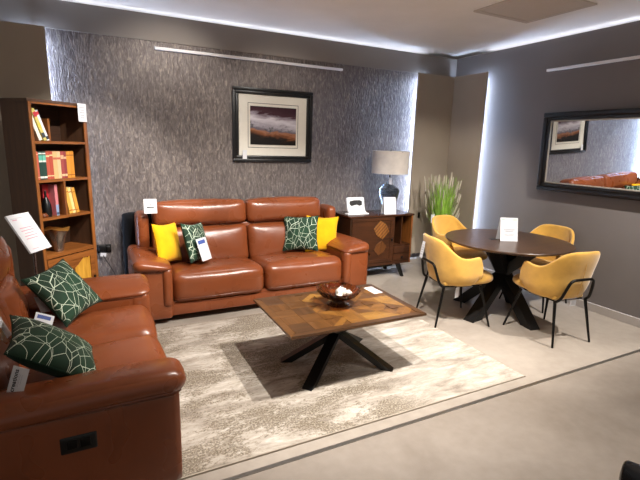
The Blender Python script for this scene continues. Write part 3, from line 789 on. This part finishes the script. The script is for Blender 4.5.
# ------------------------------------------------------------------ coffee table
def slab(w_, d_, z0, z1, bev, mat):
    return None
TX0, TX1, TY0, TY1, TZ = 1.045, 2.125, 2.388, 3.15, .45
ct = thing('coffee_table', 'low rectangular coffee table with patchwork wood top on black crossed legs', 'coffee table', ((TX0+TX1)/2, (TY0+TY1)/2, 0), radians(-.4))
ct.location.z = .0105
w, d = (TX1-TX0)/2, (TY1-TY0)/2
bm = B()   # chamfered under-edge slab
pt = [(-w, -d), (w, -d), (w, d), (-w, d)]; pi_ = [(-w+.03, -d+.03), (w-.03, -d+.03), (w-.03, d-.03), (-w+.03, d-.03)]
a = [bm.verts.new((x, y, TZ-.004)) for x, y in pt]; b = [bm.verts.new((x, y, TZ-.016)) for x, y in pt]; c_ = [bm.verts.new((x, y, TZ-.036)) for x, y in pi_]
bm.faces.new(a); bm.faces.new(c_[::-1])
for i in range(4): j = (i+1) % 4; bm.faces.new((b[i], b[j], a[j], a[i])); bm.faces.new((c_[i], c_[j], b[j], b[i]))
tp = obj('tabletop', bm, M['inlay0x'], ct, smooth=False)
random.seed(12); bm = B(); eps = .0004
names = [k for k in M if k.startswith('inlay')]
def cell(pts, mi):
    cx = sum(p[0] for p in pts)/len(pts); cy = sum(p[1] for p in pts)/len(pts)
    pts = [(x+(cx-x)*.012, y+(cy-y)*.012) for x, y in pts]
    prism(bm, pts, TZ-.0038, TZ, mi)
bw = .05
for q in ([(-w, -d), (w, -d), (w-bw, -d+bw), (-w+bw, -d+bw)], [(w, -d), (w, d), (w-bw, d-bw), (w-bw, -d+bw)], [(w, d), (-w, d), (-w+bw, d-bw), (w-bw, d-bw)], [(-w, d), (-w, -d), (-w+bw, -d+bw), (-w+bw, d-bw)]):
    cell(q, names.index(random.choice(['inlay0x', 'inlay3x'])))
nx, ny = 7, 5; W2, D2 = (w-bw)*2/nx, (d-bw)*2/ny
for i in range(nx):
    for j in range(ny):
        x0 = -w+bw+i*W2; y0 = -d+bw+j*D2; x1 = x0+W2; y1 = y0+D2; xm = (x0+x1)/2; ym = (y0+y1)/2
        k = random.random(); tone = lambda: names.index('inlay%d%s' % (random.choice([0, 1, 1, 2, 0, 1]), random.choice('xy')))
        if i < 2:      # darker squares
            t1 = names.index('inlay%d%s' % (random.choice([0, 0, 3, 0]), 'xy'[(i+j) % 2])); cell([(x0, y0), (x1, y0), (x1, y1), (x0, y1)], t1)
        elif (i+j) % 2:
            cell([(x0, y0), (x1, y0), (x0, y1)], tone()); cell([(x1, y0), (x1, y1), (x0, y1)], tone())
        elif k < .5:
            cell([(x0, y0), (x1, y0), (x1, y1)], tone()); cell([(x0, y0), (x1, y1), (x0, y1)], tone())
        else:
            cell([(x0, y0), (xm, y0), (x1, ym), (x1, y1)], tone()); cell([(x0, y0), (x1, y1), (xm, y1), (x0, ym)], tone())
obj('inlay', bm, None, tp, smooth=False, mats=[M[k] for k in names])
TZ0 = TZ
def cross_leg(foot, top, zt, wd, th0):
    """plank-like leg from a floor foot up through the centre"""
    bm = B(); f_ = Vector(foot); tt = Vector(top); dd = Vector((tt.x-f_.x, tt.y-f_.y, 0)).normalized(); sd = Vector((-dd.y, dd.x, 0))*wd/2
    l = []
    for p, z, h_ in ((f_, 0, th0), (tt, zt, th0)):
        for s1, s2 in ((-1, -1), (1, -1), (1, 1), (-1, 1)): l.append(bm.verts.new((p.x+sd.x*s1+dd.x*h_*s2/2, p.y+sd.y*s1+dd.y*h_*s2/2, z)))
    bm.faces.new(l[0:4][::-1]); bm.faces.new(l[4:8])
    for i in range(4): bm.faces.new((l[i], l[(i+1) % 4], l[4+(i+1) % 4], l[4+i]))
    bmesh.ops.recalc_face_normals(bm, faces=bm.faces); return bm
cx, cy = ct.location.x, ct.location.y
for fx, fy in ((1.235, 2.925), (1.235, 2.50), (1.885, 2.50), (1.94, 3.03)):
    p = Vector((fx-cx, fy-cy, 0)); obj('leg', cross_leg(p, -p*.62, TZ-.05, .075, .085), M['blackmetal'], ct, smooth=False)
obj('top_plate', bx((-.27, -.21, TZ-.05), (.27, .21, TZ-.0365)), M['blackmetal'], ct, smooth=False)
# glass bowl
TZ = .4605
gb = thing('glass_bowl', 'fluted amber glass footed bowl on the coffee table', 'bowl', (1.605, 2.80, TZ))
fl = lambda a, r, z: 1+.035*sin(18*a)*min(1, z/.05)
prof = [(0, 0), (.085, 0), (.088, .006), (.05, .020), (.042, .036), (.075, .050), (.13, .078), (.158, .106), (.166, .122), (.158, .123), (.148, .110), (.12, .085), (.07, .062), (0, .055)]
obj('bowl', lathe(B(), prof, 108, wob=fl), M['amber'], gb)
random.seed(5)
for i, (x, y, z, r, lb) in enumerate([(.02, -.012, .088, .044, 'largest white shell ornament in the amber bowl'), (.062, -.045, .086, .026, 'small pale shell ornament at the right of the amber bowl'), (-.025, -.058, .082, .022, 'small dark-veined shell at the front left of the amber bowl')]):
    bm = B(); bmesh.ops.create_icosphere(bm, subdivisions=3, radius=r)
    for v in bm.verts: v.co *= 1+.12*sin(v.co.x*210+i)*cos(v.co.y*180)+.06*sin(v.co.z*300); v.co.z *= .8
    o = obj('shell_ornament', bm, M['shell']); o.location = (1.605+x, 2.80+y, TZ+z+.012); tag(o, lb, 'ornament', 'ornaments in the bowl')
m = face_mat((2.035, 2.985, TZ+.006), (.92, -.38, 0), (.38, .92, 0)) @ Matrix.Rotation(radians(2), 4, 'X')
g = card('price_card', .085, .16, face_mat((2.04, 2.975, TZ+.004), (1, .05, 0), (-.05, 1, .02)), rows=False); tag(g, 'white price card lying on the far right corner of the coffee table', 'card')

# ------------------------------------------------------------------ dining table
DC = Vector((3.715, 3.075, 0)); DR = .61; DZ = .76
dt = thing('dining_table', 'round dark walnut dining table on thick black crossed legs', 'dining table', DC)
obj('tabletop', lathe(B(), [(0, DZ-.034), (DR-.05, DZ-.034), (DR-.006, DZ-.018), (DR, DZ-.012), (DR, DZ-.004), (DR-.004, DZ), (0, DZ)], 96), M['walnut'], dt)
for fx, fy in ((3.25, 2.99), (3.635, 2.63), (3.56, 3.47), (4.08, 3.20)):
    p = Vector((fx-DC.x, fy-DC.y, 0)); obj('leg', cross_leg(p, -p*.70, DZ-.05, .11, .14), M['blackmetal'], dt, smooth=False)
obj('top_plate', lathe(B(), [(0, DZ-.05), (.40, DZ-.05), (.40, DZ-.0345), (0, DZ-.0345)], 48), M['blackmetal'], dt)
tc = thing('tent_card', 'white tent card standing on the round dining table', 'card', (3.685, 3.06, DZ), radians(-27))
for sgn in (-1, 1):
    card('panel', .175, .235, face_mat((0, sgn*.03, .1165), (-sgn if sgn > 0 else 1, 0, 0), (0, -sgn*.24, 1)), tc, rows=False)
m = face_mat((0, -.0335, .1165), (1, 0, 0), (0, .24, 1))
print_lines([(-.055, .055, .0, .004), (-.04, .04, -.015, .003), (-.05, .05, -.05, .002), (-.04, .04, -.06, .002)], M['greyink'], tc, m)
print_lines([(-.075, -.045, .098, .008)], M['greenink'], tc, m)
print_lines([(.03, .075, .098, .006)], M['greenink'], tc, m)
ds = obj('cable_grommet', bx((3.555, 3.13, DZ), (3.63, 3.17, DZ+.0025), .001), M['gunmetal']); ds.parent = dt; ds.location = -DC

# ------------------------------------------------------------------ dining chairs
def chair_shell():
    bm = B(); nu, nv = 44, 9; g = []
    def sm(a, b, t): t = max(0, min(1, (t-a)/(b-a))); return t*t*(3-2*t)
    for i in range(nu+1):
        s = -1+2*i/nu; a = abs(s); sg = 1 if s >= 0 else -1
        R = .262
        if a < .66:
            ph = a/.66*pi/2; ex = 1.0
            px = sg*R*(sin(ph)**.85 if ph > 0 else 0); py = -R*.95*(cos(ph)**.85 if ph < pi/2-1e-6 else 0)
        else:
            px = sg*R*(1-.04*(a-.66)/.34); py = (a-.66)/.34*.135
        zr = .848-.02*sm(.1, .34, a)-.15*sm(.24, .60, a)+.012*sm(.62, .86, a)
        zr -= .11*sm(.88, 1.0, a)**2
        zb = .405+.0*a+.05*sm(.8, 1.0, a)
        row = []
        for j in range(nv+1):
            v = j/nv; z = zb+(zr-zb)*v
            k = .78+.22*min(1, (v/.35))**.6
            k += .035*sm(.4, 1, v)*(1-sm(.2, .7, a))
            row.append(bm.verts.new((px*k*(1.0 if a > .0 else 1), py*k-.045*sm(.3, 1, v)*(1-sm(.25, .7, a)), z)))
        g.append(row)
    for i in range(nu):
        for j in range(nv): bm.faces.new((g[i][j], g[i+1][j], g[i+1][j+1], g[i][j+1]))
    bmesh.ops.recalc_face_normals(bm, faces=bm.faces)
    return bm
def seat_bm():
    bm = B(); n, m_ = 40, 12; rows = []
    for j in range(m_+1):
        et = -pi/2+pi*j/m_
        row = []
        for i in range(n):
            a = 2*pi*i/n; ce = cos(et)
            rx = .235*(abs(ce)**.45); ry = .265*(abs(ce)**.45)
            x = rx*math.copysign(abs(cos(a))**.8, cos(a)); y = ry*math.copysign(abs(sin(a))**.8, sin(a))
            z = .445+.045*math.copysign(abs(sin(et))**.8, sin(et))
            if j > m_/2: z += .008*(y/.26)
            row.append(bm.verts.new((x, y+.10, z)))
        rows.append(row)
    for A2, D2_ in zip(rows, rows[1:]):
        for i in range(n): bm.faces.new((A2[i], A2[(i+1) % n], D2_[(i+1) % n], D2_[i]))
    bmesh.ops.remove_doubles(bm, verts=bm.verts, dist=1e-5)
    bmesh.ops.recalc_face_normals(bm, faces=bm.faces); return bm
def make_chair():
    t = thing('dining_chair', '', 'chair')
    s = obj('shell', chair_shell(), M['mustard'], t)
    md = s.modifiers.new('s', 'SOLIDIFY'); md.thickness = .034; md.offset = 0; md.use_even_offset = True
    md = s.modifiers.new('b', 'SUBSURF'); md.levels = 2; md.render_levels = 2
    for p in s.data.polygons: p.use_smooth = True
    if s.data.attributes.get('sharp_edge'): s.data.attributes.remove(s.data.attributes['sharp_edge'])
    bm = B(); rbox(bm, (-.17, -.19, .392), (.17, .15, .44), .02, n=8); obj('shell_base', bm, M['mustard'], t)
    obj('seat', seat_bm(), M['mustard'], t)
    bm = B(); tube(bm, [(0, -.3085, .83), (0, -.303, .74), (0, -.292, .62), (0, -.276, .52), (0, -.26, .46)], .003, 6, smooth=4); obj('back_seam', bm, M['mustard'], s)
    bm = B(); tube(bm, [(-.18, -.20, .385), (-.165, -.245, .43), (-.135, -.282, .56), (-.11, -.290, .592), (-.07, -.294, .60), (.07, -.294, .60), (.11, -.290, .592), (.135, -.282, .56), (.165, -.245, .43), (.18, -.20, .385)], .0125, 10, smooth=5)
    obj('back_rail', bm, M['gunmetal'], t)
    bm = B(); tube(bm, [(-.155, -.18, .386), (-.155, .17, .386), (.155, .17, .386), (.155, -.18, .386)], .0075, 8, closed=True); obj('under_frame', bm, M['gunmetal'], t)
    for sx in (-1, 1):
        bm = B(); tube(bm, [(sx*.215, -.275, 0), (sx*.175, -.20, .39)], .01, 10, rfun=lambda q: .009+.005*q); obj('leg', bm, M['gunmetal'], t)
        bm = B(); tube(bm, [(sx*.255, .265, 0), (sx*.175, .18, .39)], .01, 10, rfun=lambda q: .009+.005*q); obj('leg', bm, M['gunmetal'], t)
    return t
ch0 = make_chair()
def dup(o, parent=None):
    c = o.copy(); C.objects.link(c)
    if parent: c.parent = parent
    for k in list(o.children): dup(k, c)
    return c
spots = [(3.075, 3.11, radians(-104), 'mustard velvet chair left of the dining table with a white tag on its back'),
         (3.665, 2.485, radians(-7), 'mustard velvet chair at the right front of the dining table, nearest the viewer'),
         (3.82, 3.86, radians(184), 'yellow velvet chair behind the dining table in front of the tall grass'),
         (4.315, 3.12, radians(97), 'mustard velvet chair at the far right of the dining table against the plain wall')]
chairs = []
cps = [ch0]+[dup(ch0) for _ in range(3)]
for c_, (x, y, rz, lb) in zip(cps, spots):
    c_.location = (x, y, 0); c_.rotation_euler = (0, 0, rz); c_['label'] = lb; c_['group'] = 'chairs around the dining table'; chairs.append(c_)
card('price_tag', .055, .16, face_mat((-.05, -.335, .70), (1, 0, 0), (0, .15, 1)), chairs[0])
card('hang_tag', .05, .10, face_mat((.16, -.05, .325), (.4, -1, 0), (0, 0, 1)), chairs[0], rows=False)
card('price_tag', .07, .05, face_mat((.02, -.215, .365), (1, 0, 0), (0, 0, 1)), chairs[1], th=.001)

# ------------------------------------------------------------------ grass plant
PL = Vector((4.17, 4.56, 0))
gp = thing('potted_grass', 'tall green ornamental grass in a dark pot in the room corner', 'plant', PL)
obj('pot', lathe(B(), [(0, 0), (.11, 0), (.15, .36), (.155, .38), (.145, .38), (.14, .35), (0, .34)], 36), M['pot'], gp)
random.seed(21)
def blades(n, hmin, hmax, sp, seed=False):
    bm = B(); bs = B()
    for i in range(n):
        a = random.uniform(0, 2*pi); r0 = .09*sqrt(random.random()); h_ = random.uniform(hmin, hmax); out = sp*random.random()**.8
        b0 = Vector((r0*cos(a), r0*sin(a), .345)); a2 = a+random.uniform(-.5, .5); dx_ = Vector((cos(a2), sin(a2), 0))
        side = Vector((-sin(a2+random.uniform(-1, 1)), cos(a2), 0)).normalized()*random.uniform(.003, .0055)
        prev = None; K = 6
        for k in range(K+1):
            q = k/K; p = b0+dx_*out*q**2+Vector((0, 0, h_*(q-.08*out*q*q*3))); s_ = side*(1-q**2*.85)
            v = (bm.verts.new(p-s_), bm.verts.new(p+s_))
            if prev: bm.faces.new((prev[0], prev[1], v[1], v[0]))
            prev = v
        if random.random() < .16:
            q0 = b0+dx_*out+Vector((0, 0, h_*(1-.24*out))); dn = (dx_*out*.5+Vector((0, 0, h_*.6))).normalized()
            tube(bs, [q0-dn*.10, q0-dn*.06, q0, q0+dn*.03], .006, 5, rfun=lambda q: .003+.006*sin(pi*min(1, q+.08)))
    return bm, bs
bm, bs = blades(620, .45, .98, .20)
obj('blades', bm, M['grass'], gp, smooth=False); obj('seed_heads', bs, M['seed'], gp)
bm = B(); tube(bm, [(-.03, 0, .35), (-.12, -.02, .6), (-.17, -.03, .75), (-.21, -.03, .82)], .003, 5, smooth=4); obj('twig', bm, M['blackwood'], gp)
card('price_tag', .06, .11, face_mat((-.185, -.045, .735), (1, 0, 0), (0, 0, 1)), gp, rows=False)

# ------------------------------------------------------------------ black chair at the lower right, mostly outside the frame
bch = thing('leather_chair', 'black leather chair back cut off at the lower right frame corner', 'chair', (1.262, .335, 0), radians(-71.5))
# local: backrest outer face toward -y
bm = B(); rbox(bm, (-.22, -.02, .42), (.22, .03, .86), .018, (0, 0, .004, .004, 0, 0), 10); obj('backrest', bm, M['blk_leather'], bch)
bm = B(); rbox(bm, (-.22, .04, .40), (.22, .44, .47), .03, (0, 0, 0, 0, 0, .01), 10); obj('seat', bm, M['blk_leather'], bch)
for sx in (-.2, .2):
    for sy in (.0, .41):
        bm = B(); tube(bm, [(sx, sy, 0), (sx*.95, sy, .42)], .012, 10); obj('leg', bm, M['blackmetal'], bch)

# ------------------------------------------------------------------ camera
yaw, pitch, roll = .4735, -.2112, .0298
F = Vector((cos(pitch)*sin(yaw), cos(pitch)*cos(yaw), sin(pitch))); r_ = Vector((cos(yaw), -sin(yaw), 0)); u_ = r_.cross(F)
rr = r_*cos(roll)+u_*sin(roll); uu = -r_*sin(roll)+u_*cos(roll)
cam = bpy.data.objects.new('camera', bpy.data.cameras.new('camera')); C.objects.link(cam)
mw_ = Matrix((rr, uu, -F)).transposed().to_4x4(); mw_.translation = Vector((0, 0, 1.65)); cam.matrix_world = mw_
cam.data.sensor_width = 36; cam.data.lens = 25.0; cam.data.clip_start = .05
bpy.context.scene.camera = cam

# ------------------------------------------------------------------ lights
def spot(name, loc, tgt, energy, deg, blend=.6, col=(1, .94, .87), size=.03):
    L = bpy.data.lights.new(name, 'SPOT'); L.energy = energy; L.spot_size = radians(deg); L.spot_blend = blend; L.color = col; L.shadow_soft_size = size
    o = bpy.data.objects.new(name, L); C.objects.link(o); o.location = loc
    o.rotation_euler = (Vector(tgt)-Vector(loc)).to_track_quat('-Z', 'Y').to_euler(); return o
spot('spot_table_right', (2.2, 1.9, 2.84), (1.9, 3.3, 0), 215, 92)
spot('spot_table_left', (1.55, 2.0, 2.84), (1.3, 3.6, 0), 190, 92)
spot('spot_dining', (3.9, 1.35, 2.84), (3.75, 3.2, .3), 230, 72)
spot('spot_wall_left', (.85, 3.95, 2.86), (.75, 5.05, 2.0), 34, 85, .9)
spot('spot_wall_mid', (1.7, 3.6, 2.86), (2.0, 5.05, 1.8), 26, 70, .9)
spot('spot_bookcase', (.7, 2.9, 2.86), (-.02, 4.75, .95), 170, 52)
spot('spot_left_sofa', (1.3, 2.6, 2.84), (-.1, 2.9, .4), 14, 90)
spot('spot_corner', (3.0, 2.9, 2.84), (4.05, 4.6, .7), 80, 62)
spot('spot_aisle_right', (3.2, .3, 2.84), (3.0, .6, 0), 110, 85)
spot('spot_aisle_left', (1.2, .0, 2.84), (1.9, .4, 0), 30, 70)
spot('bounce_fill_behind', (2.0, -1.3, 2.84), (2.0, -1.3, 0), 170, 110)  # added unseen lamp; its bounce off the floor brightens the ceiling
wd = bpy.data.worlds.new('showroom'); bpy.context.scene.world = wd; wd.use_nodes = True
bg = wd.node_tree.nodes['Background']; bg.inputs[0].default_value = (1, .95, .9, 1); bg.inputs[1].default_value = .16
vs = bpy.context.scene.view_settings
vs.view_transform = 'Standard'; vs.look = 'None'; vs.gamma = 1; vs.use_curve_mapping = False; vs.exposure = 0.78
